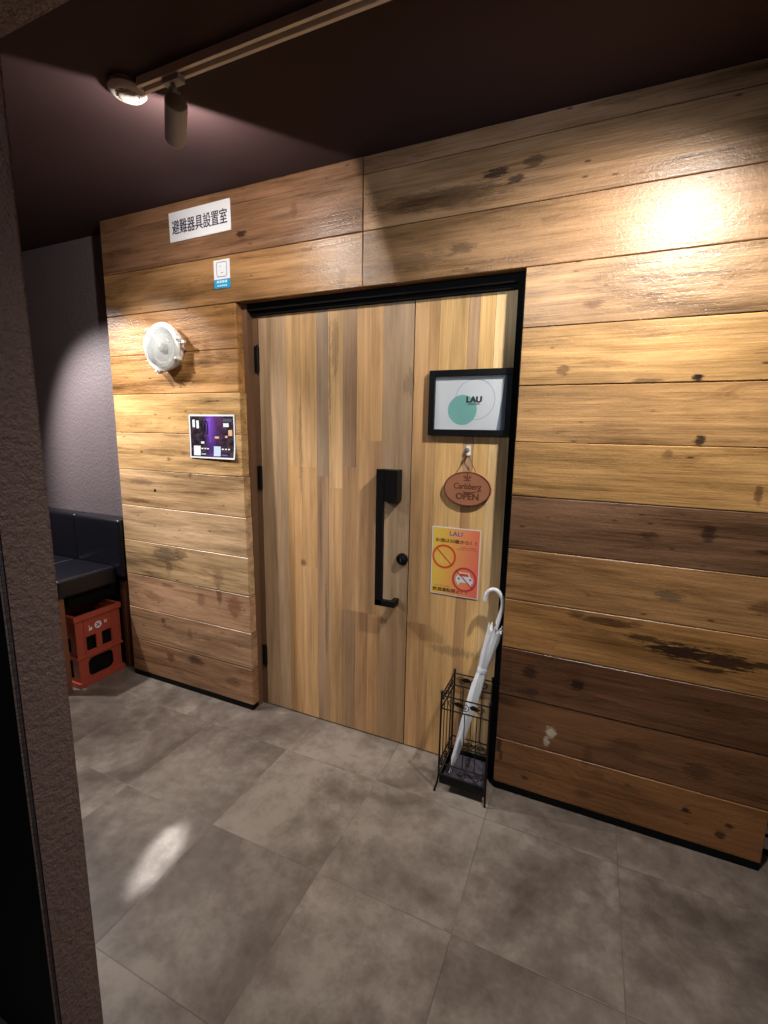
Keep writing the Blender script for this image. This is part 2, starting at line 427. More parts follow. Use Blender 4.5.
def lettering(body, size, mat, parent, x, y, z, width=None, bold=0.0, shear=0.0, name='lettering', height=None):
    """centred text in the parent's local xy plane, as one flat mesh; bold thickens the strokes"""
    cu = bpy.data.curves.new('lettering_curve', 'FONT'); cu.body = body; cu.size = size
    cu.align_x = 'CENTER'; cu.align_y = 'CENTER'; cu.shear = shear; cu.resolution_u = 4
    t = bpy.data.objects.new('tmp_text', cu); col.objects.link(t)
    dg = bpy.context.evaluated_depsgraph_get(); dg.update()
    src = bpy.data.meshes.new_from_object(t.evaluated_get(dg))
    bpy.data.objects.remove(t)
    V0 = [v.co.copy() for v in src.vertices]; F0 = [list(p.vertices) for p in src.polygons]
    xs = [v.x for v in V0]; ys = [v.y for v in V0]
    cx, cy = (min(xs) + max(xs)) / 2, (min(ys) + max(ys)) / 2
    fx = width / (max(xs) - min(xs)) if width else 1.0
    fy = height / (max(ys) - min(ys)) if height else 1.0
    offs = [(0, 0)] if not bold else [(bold, 0), (-bold, 0), (0, bold * .6), (0, -bold * .6), (bold * .7, bold * .4), (-bold * .7, -bold * .4)]
    V, F = [], []
    for k, (dx, dy) in enumerate(offs):
        n = len(V)
        V += [((v.x - cx) * fx + x + dx, (v.y - cy) * fy + y + dy, z + k * .00002) for v in V0]
        F += [[n + q for q in f] for f in F0]
    me = bpy.data.meshes.new(name); me.from_pydata(V, [], F); me.materials.append(mat); me.update()
    bpy.data.meshes.remove(src)
    o = bpy.data.objects.new(name, me); col.objects.link(o); o.parent = parent
    return o

WALLROT = (PI / 2, 0, 0)          # local x,y -> world x,z ; local z -> towards the viewer (-y)
H = 2.4988

# ------------------------------------------------------------------ setting
b = MB(); b.box(-2.9, 3.1, -3.7, .15, -.05, 0); struct(b.build('floor', M['floor']))
b = MB(); b.box(-2.9, 3.1, -3.7, .15, H, H + .05); struct(b.build('ceiling', M['ceiling']))
b = MB(); b.box(-2.9, 3.1, .112, .2, 0, H); struct(b.build('wall_back', M['plaster']))
b = MB(); b.box(-2.95, -2.85, -3.7, .112, 0, H); struct(b.build('wall_left', M['plaster']))
b = MB(); b.box(3.05, 3.15, -3.7, .112, 0, H); struct(b.build('wall_right', M['plaster']))
b = MB(); b.box(-2.9, 3.1, -3.75, -3.7, 0, H); struct(b.build('wall_rear', M['plaster']))

# plank wall
Z = [.030, .231, .4291, .6293, .8299, 1.0304, 1.2327, 1.4324, 1.6315, 1.8293, 2.03, 2.234, 2.435, H]
def T(r, g, b_): return srgb(r, g, b_)[:3]
YL = lambda L: [(min(1, r * 1.06), min(1, g_ * 1.14), min(1, b_ * 1.22)) for r, g_, b_ in L]
right_t = [T(150, 98, 56), T(128, 84, 52), T(116, 76, 50), T(176, 124, 72), T(172, 124, 78), T(124, 88, 62), T(188, 140, 84), T(180, 134, 84), T(188, 142, 88), T(172, 132, 92), T(154, 114, 76), T(160, 120, 84), T(160, 118, 86)]
left_t = [T(160, 118, 84), T(170, 130, 96), T(188, 144, 108), T(200, 162, 118), T(204, 166, 124), T(198, 158, 114), T(204, 160, 108), T(206, 160, 102), T(186, 134, 78), T(182, 130, 78), T(164, 120, 76), T(134, 96, 68), T(132, 94, 66)]
top_t = [T(120, 84, 60), T(112, 80, 58), T(136, 98, 70)]
right_t = YL(right_t); top_t = YL(top_t)
left_t = [(min(1, r * 1.15), min(1, g_ * 1.22), min(1, b_ * 1.32)) for r, g_, b_ in left_t]
def xend(z):
    return .004 - .034 * max(0, (z - .15) / 1.88) ** 1.5
b = MB(); g = .0012
x_l, x_e, x_r = -.8902, 1.2566, 2.163
for i in range(13):
    z0, z1 = Z[i] + (g if i else 0), Z[i + 1] - (g if i < 12 else .001)
    if i < 10:
        b.board(x_l, xend((z0 + z1) / 2) + random.uniform(-.002, .001), random.uniform(-.001, .001), .045, z0, z1, .0022, 0, left_t[i], random.random(), .0012)
        b.board(x_e, x_r, random.uniform(-.0012, .0012), .045, z0, z1, .0022, 0, right_t[i], random.random(), .0012)
    else:
        b.board(x_l, .6205, 0, .045, z0, z1, .0022, 0, left_t[i], random.random(), .0012 if i > 10 else 0)
        b.board(.6235, x_r, .0005, .045, z0, z1, .0018, 0, right_t[i], random.random(), 0)
for (x0, x1, z0, z1) in ((x_l + .003, -.034, .0, H - .002), (x_e + .003, x_r - .003, .0, H - .002), (-.034, x_e + .003, 2.033, H - .002)):
    b.box(x0, x1, .030, .1125, z0 if z0 > 1 else .029, z1, 1)
struct(b.build('wall_front', [M['planks'], M['core']]))
b = MB(); b.box(x_l + .004, -.001, -.001, .044, 0, .0288); b.box(x_l + .004, -.034, .044, .11, 0, .0262); b.box(x_e + .004, x_r - .002, -.001, .11, 0, .0288)
struct(b.build('baseboard_front', M['blackmatte']))
# brown hinge-side jamb and black frame
b = MB(); b.box(-.033, .0012, .0455, .112, .0, 2.030); b.box(.0012, .0305, .083, .112, .0, 1.985)
struct(b.build('trim_1', M['jamb']))
b = MB(); b.box(.0013, x_e, .046, .112, 2.0, 2.0325); b.box(.0013, x_e, .066, .112, 1.984, 2.0); b.box(1.226, x_e + .001, .0455, .112, 0, 2.03); b.box(1.2545, x_e + .001, .002, .0455, 0, 2.03)
struct(b.build('trim_2', M['blackmatte']))
b = MB(); b.box(2.172, 3.05, .085, .112, .0, .03, 1); b.box(2.172, 3.05, .08, .112, .03, .075, 0); b.box(2.172, 3.05, .085, .112, .075, .09, 1); b.box(2.172, 3.05, .08, .112, .09, .12, 0)
struct(b.build('baseboard_right', [M['chrome'], M['blackmatte']]))

# near partition: opening the photo looks through (left reveal + header)
YP0, YP1 = -1.305, -1.205
bm = bmesh.new()
pr = [(-2.85, 0), (.536, 0), (.536, 2.105), (3.05, 2.105), (3.05, H), (-2.85, H)]
vs = [bm.verts.new((x, YP0, z)) for x, z in pr]
fc = bm.faces.new(vs); r = bmesh.ops.extrude_face_region(bm, geom=[fc])
for v in r['geom']:
    if isinstance(v, bmesh.types.BMVert): v.co.y = YP1
bmesh.ops.recalc_face_normals(bm, faces=bm.faces[:])
ed = [e for e in bm.edges if all((abs(v.co.x - .536) < 1e-4 and v.co.z <= 2.106) or (abs(v.co.z - 2.105) < 1e-4) for v in e.verts) and e.calc_length() > .3]
bmesh.ops.bevel(bm, geom=ed, offset=.008, segments=3, affect='EDGES')
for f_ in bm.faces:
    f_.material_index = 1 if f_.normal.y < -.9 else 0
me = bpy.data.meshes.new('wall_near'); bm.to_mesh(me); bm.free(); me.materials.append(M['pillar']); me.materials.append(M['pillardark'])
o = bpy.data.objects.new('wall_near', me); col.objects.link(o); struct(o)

# ------------------------------------------------------------------ doors
YD = .085
def boards(mb, spec):
    for (x0, x1, segs) in spec:
        mean = [sum(t[i] * (z1 - z0) for z0, z1, t in segs) / sum(z1 - z0 for z0, z1, t in segs) for i in range(3)]
        n = 2 if x1 - x0 > .07 else 1
        cuts = [x0] + ([x0 + (x1 - x0) * random.uniform(.38, .62)] if n == 2 else []) + [x1]
        for (z0, z1, t) in segs:
            yb = YD + random.uniform(0, .0008)
            for q in range(n):
                k = random.uniform(1.04, 1.24); w_ = random.uniform(-.03, .03)
                tt = (min(1, (t[0] * .6 + mean[0] * .4) * k * 1.05), min(1, (t[1] * .6 + mean[1] * .4) * k), min(1, (t[2] * .6 + mean[2] * .4) * (k + w_)))
                e0, e1 = (.0004 if q == 0 else 0), (.0004 if q == n - 1 else 0)
                mb.board(cuts[q] + e0, cuts[q + 1] - e1, yb, .11, z0, z1, .0003, 0, tt, random.random())
Z0, ZJ, Z1 = .006, 1.32, 1.983
b = MB()
boards(b, [
    (.032, .186, [(Z0, Z1, T(194, 166, 130))]),
    (.186, .265, [(Z0, 1.29, T(202, 160, 108)), (1.29, Z1, T(212, 176, 124))]),
    (.265, .352, [(Z0, .80, T(206, 166, 118)), (.80, 1.29, T(204, 164, 112)), (1.29, Z1, T(208, 172, 122))]),
    (.352, .412, [(Z0, 1.25, T(172, 140, 108)), (1.25, Z1, T(168, 150, 126))]),
    (.412, .487, [(Z0, 1.20, T(196, 158, 112)), (1.20, Z1, T(204, 172, 126))]),
    (.487, .556, [(Z0, .62, T(150, 122, 92)), (.62, 1.30, T(190, 152, 108)), (1.30, Z1, T(162, 136, 108))]),
    (.556, .680, [(Z0, .62, T(178, 138, 96)), (.62, 1.42, T(186, 150, 108)), (1.42, Z1, T(202, 164, 116))]),
    (.680, .8165, [(Z0, .70, T(158, 126, 90)), (.70, Z1, T(164, 142, 114))]),
])
d1 = b.build('door_1', M['door']); struct(d1)
b = MB()
boards(b, [
    (.8205, .925, [(Z0, .62, T(198, 156, 108)), (.62, Z1, T(198, 160, 112))]),
    (.925, 1.040, [(Z0, .80, T(204, 164, 110)), (.80, Z1, T(212, 176, 118))]),
    (1.040, 1.083, [(Z0, 1.25, T(190, 148, 102)), (1.25, Z1, T(172, 146, 116))]),
    (1.083, 1.142, [(Z0, Z1, T(212, 176, 118))]),
    (1.142, 1.234, [(Z0, Z1, T(220, 190, 140))]),
])
d2 = b.build('door_2', M['door']); struct(d2)
# pull handle
b = MB()
b.box(.684, .780, .028, YD, 1.166, 1.301)
b.box(.6835, .7165, .0255, .046, .694, 1.303)
b.box(.684, .778, .0255, .046, .694, .722)
b.box(.755, .778, .046, YD, .694, .722)
o = b.build('handle', M['black'], d1); o['label'] = 'long black flat-bar pull handle'
bv = o.modifiers.new('soft_edges', 'BEVEL'); bv.width = .0015; bv.segments = 2
b = MB(); mt = Matrix.Translation((.790, YD, .906)) @ Euler(WALLROT).to_matrix().to_4x4()
b.lathe([(.027, 0), (.027, .008), (.024, .012), (.021, .012), (.020, .020), (.014, .024)], 28, 0, mt)
b.poly([(-.002, -.008), (.002, -.008), (.002, .008), (-.002, .008)], .024, .0246, 1, mt)
b.build('lock', [M['black'], M['chrome']], d1, smooth=True)
for (z0, z1) in ((1.728, 1.850), (1.165, 1.282), (.222, .338)):
    b = MB(); b.box(.008, .030, .0795, .0835, z0, z1); b.box(.0302, .036, .0795, .0835, z0 + .005, z1 - .005)
    b.tube([(.030, .078, z0 - .004), (.030, .078, z1 + .004)], .0055, 10)
    b.build('hinge', M['black'], d1)

# ------------------------------------------------------------------ framed logo
t = thing('framed_poster', 'black framed poster with teal circle hung on the door above the oval sign', 'picture', (1.0600, YD, 1.45), WALLROT)
W, HH = .330, .255
b = MB(); fw = .024
for (x0, x1, y0, y1) in ((-W / 2, W / 2, 0, fw), (-W / 2, W / 2, HH - fw, HH), (-W / 2, -W / 2 + fw, fw, HH - fw), (W / 2 - fw + .002, W / 2, fw, HH - fw)):
    b.box(x0, x1, y0, y1, .001, .022)
o = b.build('frame', M['black'], t); bv = o.modifiers.new('soft', 'BEVEL'); bv.width = .0015; bv.segments = 2
ix0, ix1, iy0, iy1 = -W / 2 + fw, W / 2 - fw + .002, fw, HH - fw
b = MB(); b.box(ix0, ix1, iy0, iy1, .001, .006); b.build('backing', M['bluegrey'], t)  # plain blue-grey panel, visible beside the slanted sheet edge
b = MB(); iw = ix1 - ix0
b.poly([(ix0, iy0), (ix0 + iw * .885, iy0), (ix0 + iw * .915, iy0 + .07), (ix0 + iw * .945, iy0 + .14), (ix0 + iw * .968, iy1), (ix0, iy1)], .0062, .0074)
pap = b.build('print_sheet', M['paper'], t)
b = MB(); b.poly([(-.028 + .0585 * math.cos(2 * PI * k / 48), .101 + .0585 * math.sin(2 * PI * k / 48)) for k in range(48)], .0075, .0078); b.build('teal_circle', M['teal'], pap)
b = MB(); b.ring(.021, .141, .079, .0017, .0079, .0082, n=56); b.build('circle_outline', M['ringgrey'], pap)
lettering('LAU', .03, M['ink'], pap, .018, .141, .0084, width=.058, height=.0225, bold=.0024)
lettering('SHISHA BAR', .008, M['ink'], pap, .017, .1235, .0084, width=.046, height=.0052, bold=.0002)
b = MB(); b.box(ix0, ix1, iy0, iy1, .0125, .0135); b.build('glass', M['pane'], t)

# wall hook + oval open sign
t = thing('wall_hook', 'small white adhesive hook on the door holding the oval sign', 'hook', (1.064, YD, 1.372), WALLROT)
b = MB(); b.poly([(-.009, 0), (.009, 0), (.009, .036), (.006, .04), (-.006, .04), (-.009, .036)], .0, .005); b.build('plate', M['white'], t)
b = MB(); b.tube([(0, .020, .004), (0, .008, .008), (0, .000, .014), (0, .002, .022), (0, .010, .024)], .005, 10); b.build('prong', M['white'], t, smooth=True)
b = MB(); b.lathe([(.007, 0), (.010, .003), (.010, .008), (.006, .011)], 20, 0, Matrix.Translation((-.004, .020, .004))); b.build('cap', M['hookgrey'], t, smooth=True)
t = thing('oval_sign', 'oval brown wooden sign reading OPEN hanging from the hook on the door', 'sign', (1.068, YD, 1.237), WALLROT)
A, B_ = .098, .0715
b = MB()
pts = lambda s: [(A * s * math.cos(2 * PI * k / 64), B_ * s * math.sin(2 * PI * k / 64)) for k in range(64)]
b.poly(pts(1.0), .004, .015, 0)
o = b.build('board', M['signwood'], t); bv = o.modifiers.new('soft', 'BEVEL'); bv.width = .002; bv.segments = 2; bv.limit_method = 'ANGLE'
b = MB(); b.ring(0, 0, A * .985, .0045, .0152, .0156, n=64, ry=B_ * .98); b.build('border', M['burnt'], t)
lettering('Carlsberg', .03, M['burnt'], t, .002, .008, .0152, width=.112, height=.031, bold=.0009, shear=.12)
b = MB(); b.tube([(-.020, -.009, .0154), (0, -.014, .0154), (.025, -.011, .0154), (.046, -.008, .0154)], [.0006, .0018, .0018, .0006], 6); b.build('flourish', M['burnt'], t)
lettering('OPEN', .03, M['burnt'], t, .002, -.030, .0152, width=.092, height=.025, bold=.0014)
b = MB()      # small crown-like leaf emblem
for k in range(-2, 3):
    a = k * .55
    b.poly([(0, .036), (.010 * math.sin(a) * 1.6 - .0026, .046 + .004 * math.cos(a)), (.017 * math.sin(a), .050 + .009 * math.cos(a)), (.010 * math.sin(a) * 1.6 + .0026, .046 + .004 * math.cos(a))], .0152, .0155)
b.poly([(-.014, .033), (.014, .033), (.014, .0365), (-.014, .0365)], .0152, .0155)
b.poly([(-.0016, .058), (.0016, .058), (.0016, .066), (-.0016, .066)], .0152, .0155)
b.build('emblem', M['burnt'], t)
b = MB(); b.tube([(-.052, .058, .013), (-.024, .102, .015), (-.003, .139, .018)], .0015, 6); b.tube([(.034, .064, .013), (.014, .108, .015), (-.003, .139, .018)], .0015, 6)
b.tube([(-.003, .137, .018), (-.004, .147, .018), (-.008, .143, .018)], .0028, 6)
b.build('string', M['string'], t)

# poster on the door
t = thing('notice_poster', 'yellow and orange LAU notice poster with two prohibition circles taped to the door', 'poster', (1.029, YD, .7745), WALLROT)
PW, PH = .208, .296
b = MB(); b.box(-PW / 2, PW / 2, 0, PH, .0022, .003); sh = b.build('sheet', M['paper'], t)
b = MB(); b.box(-PW / 2 + .004, PW / 2 - .004, .004, PH - .004, .0031, .0034)
o = b.build('print', M['poster'], t); o.location = (0, 0, 0)
me = o.data
for v in me.vertices: v.co.y -= PH / 2
o.location.y = PH / 2
U = lambda u: (u - .5) * PW
V = lambda v: PH * (1 - v)
lettering('LAU', .02, M['purpleink'], t, U(.5), V(.085), .0036, width=.054, height=.0190, bold=.0008)
lettering('お酒は20歳から！！', .02, M['brownink'], t, U(.50), V(.195), .0036, width=.174, height=.0170, bold=.0005)
lettering('20歳未満の方の飲酒は', .006, M['brownink'], t, U(.76), V(.275), .0036, width=.068, height=.0052)
lettering('法律で禁止されています', .006, M['brownink'], t, U(.73), V(.303), .0036, width=.086, height=.0052)
lettering('お車でお越しのお客様', .006, M['brownink'], t, U(.24), V(.868), .0036, width=.068, height=.0048)
lettering('飲酒運転禁止！！', .02, M['brownink'], t, U(.41), V(.925), .0036, width=.150, height=.0170, bold=.0005)
c1x, c1y, r1 = U(.27), V(.43), .052
c2x, c2y, r2 = U(.71), V(.735), .053
def barline(mb, cx, cy, r, w, z):
    a = PI / 4; d = Vector((math.cos(a), -math.sin(a))); n = Vector((math.sin(a), math.cos(a))) * w / 2
    p = [Vector((cx, cy)) - d * r + n, Vector((cx, cy)) - d * r - n, Vector((cx, cy)) + d * r - n, Vector((cx, cy)) + d * r + n]
    mb.poly([tuple(q) for q in p], z, z + .0002)
b = MB()       # faint spirits bottle and glass behind the first bar
b.poly([(c1x - .018, c1y - .030), (c1x - .002, c1y - .030), (c1x - .002, c1y + .006), (c1x - .007, c1y + .016), (c1x - .007, c1y + .030), (c1x - .013, c1y + .030), (c1x - .013, c1y + .016), (c1x - .018, c1y + .006)], .0036, .0038)
b.poly([(c1x + .006, c1y - .028), (c1x + .020, c1y - .028), (c1x + .023, c1y + .004), (c1x + .003, c1y + .004)], .0036, .0038)
b.build('drink_picture', simple('pale_yellow_ink', (236, 196, 96), 0.6), t)
b = MB(); b.ring(c1x, c1y, r1, .0085, .0040, .0042); barline(b, c1x, c1y, r1 - .004, .005, .0040); b.build('prohibition_ring', M['redink'], t)
b = MB()       # car front picture
car = [(-.036, -.014), (-.036, .008), (-.030, .013), (-.024, .030), (.020, .030), (.026, .013), (.036, .008), (.036, -.014), (.030, -.014), (.030, -.024), (.020, -.024), (.020, -.014), (-.020, -.014), (-.020, -.024), (-.030, -.024), (-.030, -.014)]
b.poly([(c2x + x, c2y + y) for x, y in car], .0036, .0038, 0)
b.poly([(c2x + x, c2y + y) for x, y in [(-.023, .014), (-.018, .026), (.015, .026), (.020, .014)]], .0038, .0039, 1)
for sx_ in (-.024, .026): b.poly([(c2x + sx_ + .005 * math.cos(k * PI / 8), c2y + .002 + .005 * math.sin(k * PI / 8)) for k in range(16)], .0038, .0039, 2)
b.build('car_picture', [M['paper'], M['redink'], M['bluegrey']], t)
b = MB(); b.ring(c2x, c2y, r2, .0085, .0040, .0042); barline(b, c2x, c2y, r2 - .004, .005, .0040); b.build('prohibition_ring', M['crimson'], t)

# evacuation sign
t = thing('evacuation_sign', 'white rectangular sign reading 避難器具設置室 in dark letters high on the planks', 'sign', (-.216, -.0015, 2.394), (PI / 2, math.radians(-1.0), 0))
o = rbox('plate', -.185, .185, -.0645, .0645, 0, .004, .0012, M['signwhite'], t, 2)
lettering('避難器具設置室', .05, M['navy'], t, .0, -.002, .0043, width=.332, height=.062, bold=.0011)
# sticker
t = thing('sticker', 'small white and blue sticker below the white evacuation sign', 'sticker', (-.095, -.0015, 2.157), WALLROT)
b = MB(); b.box(-.047, .047, -.022, .061, 0, .0008, 0); b.box(-.047, .047, -.061, -.022, 0, .0008, 1)
b.build('sheet', [M['signwhite'], M['sky']], t)
b = MB()
R = .028
def rr(hw, hh_, r, n=6):
    p = []
    for (cx, cy, a0) in ((hw - r, hh_ - r, 0), (-hw + r, hh_ - r, PI / 2), (-hw + r, -hh_ + r, PI), (hw - r, -hh_ + r, 1.5 * PI)):
        for k in range(n + 1): a = a0 + PI / 2 * k / n; p.append((cx + r * math.cos(a), cy + r * math.sin(a)))
    return p
pp = [(x, y + .020) for x, y in rr(.029, .031, .009)]
b.tube([(x, y, .0010) for x, y in pp], .0016, 6, 0, closed=True)
b.poly([(-.010, .030), (-.006, .030), (-.006, .036), (-.010, .036)], .0009, .0012); b.poly([(-.006, .004), (.008, .004), (.008, .007), (-.006, .007)], .0009, .0012)
b.build('icon', simple('blue_grey_ink', (120, 150, 176), 0.5), t)
b = MB()
for k in range(4): b.box(-.031 + k * .016, -.031 + k * .016 + .013, -.038, -.027, .0009, .0012)
for k in range(5): b.box(-.028 + k * .0118, -.028 + k * .0118 + .009, -.053, -.046, .0009, .0012)
b.build('caption', M['skylight'], t)

# interior photo print on left planks
t = thing('photo_print', 'white bordered print of a dark purple lit bar pinned to the left planks', 'poster', (-.199, -.0012, 1.421), WALLROT)
pw, ph = .292, .214
def curl(x, y): return .0005 + .010 * max(0, (-y - .02) / .09) ** 2 * (0.6 + .4 * x / .146) if y < -.02 else .0005
def sheet(x0, x1, y0, y1, dz, nx=8, ny=10, mat=0, mb=None):
    mb = mb or MB(); s0 = len(mb.v)
    for j in range(ny + 1):
        for i in range(nx + 1):
            x = x0 + (x1 - x0) * i / nx; y = y0 + (y1 - y0) * j / ny
            mb.v.append((x, y, curl(x, y) + dz))
    for j in range(ny):
        for i in range(nx):
            a = s0 + j * (nx + 1) + i; mb.face([a, a + 1, a + nx + 2, a + nx + 1], mat)
    return mb
mb = sheet(-pw / 2, pw / 2, -ph / 2, ph / 2, 0)
sheet(-pw / 2, pw / 2, -ph / 2, ph / 2, -.0004, mb=mb)
mb.build('sheet', M['paper'], t)
mb = sheet(-pw / 2 + .008, pw / 2 - .008, -ph / 2 + .008, ph / 2 - .008, .0005)
pic = mb.build('picture', M['print'], t)
patch_m = [M['paper'], simple('pale_blue', (196, 214, 240), 0.5), simple('warm_lamp_ink', (232, 178, 150), 0.5), simple('violet_ink', (136, 82, 220), 0.5), simple('slate_ink', (64, 70, 92), 0.5)]
patch_n = ['bright_patch', 'pale_blue_patch', 'warm_patch', 'violet_patch', 'slate_patch']
for (x0, x1, y0, y1, k) in ((-.122, -.106, .045, .082, 0), (-.096, -.080, .040, .078, 0), (.076, .110, .048, .066, 0), (.106, .130, .006, .034, 2), (.085, .10, -.004, .006, 2), (.020, .046, -.008, .002, 2), (-.012, -.008, -.03, .09, 3),
                            (.075, .13, .072, .088, 4), (-.07, -.05, -.035, -.024, 0), (-.03, .0, .078, .084, 3),
                            (-.120, -.074, -.094, -.046, 0), (.012, .056, -.094, -.046, 1),
                            (-.070, -.056, -.062, -.056, 0), (-.050, -.038, -.062, -.056, 0), (-.032, -.020, -.062, -.056, 0), (.062, .076, -.062, -.056, 0), (.083, .095, -.062, -.056, 0), (.102, .114, -.062, -.056, 0),
                            (-.068, -.04, -.074, -.071, 4), (-.068, -.04, -.088, -.084, 0), (.064, .10, -.090, -.086, 3)):
    sheet(x0, x1, y0, y1, .0009, 2, 3).build(patch_n[k], patch_m[k], pic)
for q in range(2):
    cx = -.055 + q * .022
    b = MB(); b.tube([(cx + .008 * math.cos(2 * PI * k / 16), .045 + .034 * math.sin(2 * PI * k / 16), .0014) for k in range(16)], .0018, 4, 0, closed=True); b.build('hanging_loop', M['ink'], pic)

# ------------------------------------------------------------------ bulkhead lamp on the planks
t = thing('bulkhead_light', 'round white marine bulkhead light with glass dome on the left planks', 'wall light', (-.452, 0, 1.850), WALLROT)
b = MB(); b.lathe([(.100, 0), (.104, .008), (.098, .024), (.100, .036)], 40); b.build('base', M['white'], t, smooth=True)
b = MB(); b.lathe([(.094, .034), (.112, .034), (.117, .041), (.113, .050), (.102, .055), (.094, .053)], 48, cap0=False, cap1=False)
b.build('ring', M['white'], t, smooth=True)
b = MB(); prof = [(.0955 * math.cos(a), .052 + .062 * math.sin(a)) for a in [i * PI / 2 / 12 for i in range(12)]] + [(.006, .114)]
b.lathe(prof, 48, cap0=False); b.lathe([(r_ - .004, z_ - .004) for r_, z_ in prof[:-1]] + [(.004, .110)], 48, cap0=False)
b.build('glass_dome', M['glass'], t, smooth=True)
b = MB(); b.lathe([(.0, .020), (.024, .022), (.025, .042), (.018, .056), (.0, .060)], 24, cap0=False, cap1=False); b.build('bulb', M['white'], t, smooth=True)
b = MB(); b.lathe([(.0, .030), (.05, .032), (.085, .040), (.094, .050)], 40, cap0=False, cap1=False); b.build('reflector', M['white'], t, smooth=True)
for a in (15, -30, 135, -105):
    ca, sa = math.cos(math.radians(a)), math.sin(math.radians(a))
    mt = Matrix.Rotation(math.radians(a), 4, 'Z')
    b = MB(); b.poly([(.100, -.014), (.124, -.010), (.130, 0), (.124, .010), (.100, .014)], .030, .049, 0, mt)
    b.lathe([(.007, .049), (.007, .060), (.004, .063)], 12, 0, mt @ Matrix.Translation((.118, 0, 0)))
    b.build('lug', M['white'], t)
b = MB(); mt = Matrix.Rotation(math.radians(8), 4, 'Z')
b.poly([(.118, -.006), (.150, -.009), (.152, .003), (.118, .006)], .036, .047, 0, mt); b.build('wing_screw', M['white'], t)

# ------------------------------------------------------------------ ceiling fittings
t = thing('lighting_track', 'long white lighting track running along the dark ceiling', 'light track', (.172, -.606, H))
L = 2.75
b = MB(); b.box(0, L, -.0185, -.0085, -.024, 0); b.box(0, L, .0085, .0185, -.024, 0); b.box(0, L, -.0086, .0086, -.008, 0, 1)
b.box(-.004, 0, -.0185, .0185, -.025, 0, 0)
b.build('rail', [M['track'], M['slot']], t)
A_ = Vector((.243, -.555, 2.350)); Bk = Vector((.337, -.635, 2.390)); ax = (A_ - Bk).normalized()
t = thing('track_spotlight', 'small grey cylinder spotlight clipped to the ceiling track beside the smoke detector', 'spotlight', (.300, -.606, 2.4748))
o_ = Vector(t.location)
b = MB(); b.box(-.032, .032, -.014, .014, -.016, .003); b.build('adapter', M['grey'], t)
b = MB(); b.tube([(0, 0, -.016), (0, 0, -.034)], .009, 12); b.tube([(0, -.014, -.040), (0, .014, -.040)], .0115, 14)
b.tube([(0, 0, -.040), tuple((Bk + ax * .035 + Vector((0, 0, .022))) - o_)], .007, 10)
b.build('knuckle', M['grey'], t, smooth=True)
q = ax.to_track_quat('Z', 'Y').to_matrix().to_4x4()
b = MB(); b.lathe([(.024, 0), (.030, .004), (.031, .01), (.031, .128), (.028, .130), (.027, .110), (.0, .108)], 36, 0, Matrix.Translation(Bk - o_) @ q, cap1=False)
b.build('lamp_head', M['grey'], t, smooth=True)
t = thing('smoke_detector', 'round white smoke detector on the dark ceiling at the end of the track', 'smoke detector', (.112, -.610, H))
b = MB(); mt = Matrix.Diagonal((1, 1, .62, 1)) @ Matrix.Rotation(PI, 4, 'X')
b.lathe([(.050, 0), (.050, .012), (.048, .016)], 40, 0, mt); b.build('base', M['detector'], t, smooth=True)
b = MB(); b.lathe([(.046, .014), (.054, .018), (.055, .026), (.047, .040), (.036, .046)], 40, 0, mt); b.build('body', M['detector'], t, smooth=True)
b = MB(); b.lathe([(.029, .044), (.028, .050), (.023, .056), (.010, .058)], 36, 0, mt); b.build('cap', M['detector'], t, smooth=True)
for k in range(10):
    a = 2 * PI * k / 10
    b = MB(); b.poly([(.031, -.008), (.034, -.008), (.034, .008), (.031, .008)], .0455, .0468, 0, mt @ Matrix.Rotation(a, 4, 'Z')); b.build('slot', M['dark'], t)

# ------------------------------------------------------------------ bench and crate in the left alcove
t = thing('bench_seat', 'black leatherette bench with low back against the brown wall left of planks', 'bench', (-1.5, -.13, 0))
X = lambda x: x + 1.5
Yv = lambda y: y + .13
rbox('backrest', X(-1.335), X(-.935), Yv(.002), Yv(.108), .585, .932, .022, M['leather'], t, 4)
rbox('backrest', X(-1.80), X(-1.342), Yv(.012), Yv(.108), .585, .932, .022, M['leather'], t, 4)
rbox('seat', X(-1.34), X(-.985), Yv(-.335), Yv(.004), .550, .655, .020, M['leather'], t, 4)
rbox('seat', X(-1.80), X(-1.345), Yv(-.335), Yv(.004), .550, .655, .020, M['leather'], t, 4)
rbox('apron', X(-1.79), X(-1.06), Yv(-.24), Yv(.10), .46, .552, .004, M['blackmatte'], t, 2)
rbox('side_panel', X(-1.30), X(-1.27), Yv(-.25), Yv(.10), .0, .46, .003, M['blackmatte'], t, 2)
for (x, y) in ((-.995, .060), (-1.03, -.315), (-1.76, .060), (-1.76, -.315)):
    rbox('leg', X(x - .022), X(x + .022), Yv(y - .022), Yv(y + .022), 0, .552, .003, M['legwood'], t, 2)

t = thing('bottle_crate', 'red plastic bottle crate with white print under the black bench', 'crate', (-1.0, -.122, 0), (0, 0, PI / 2))
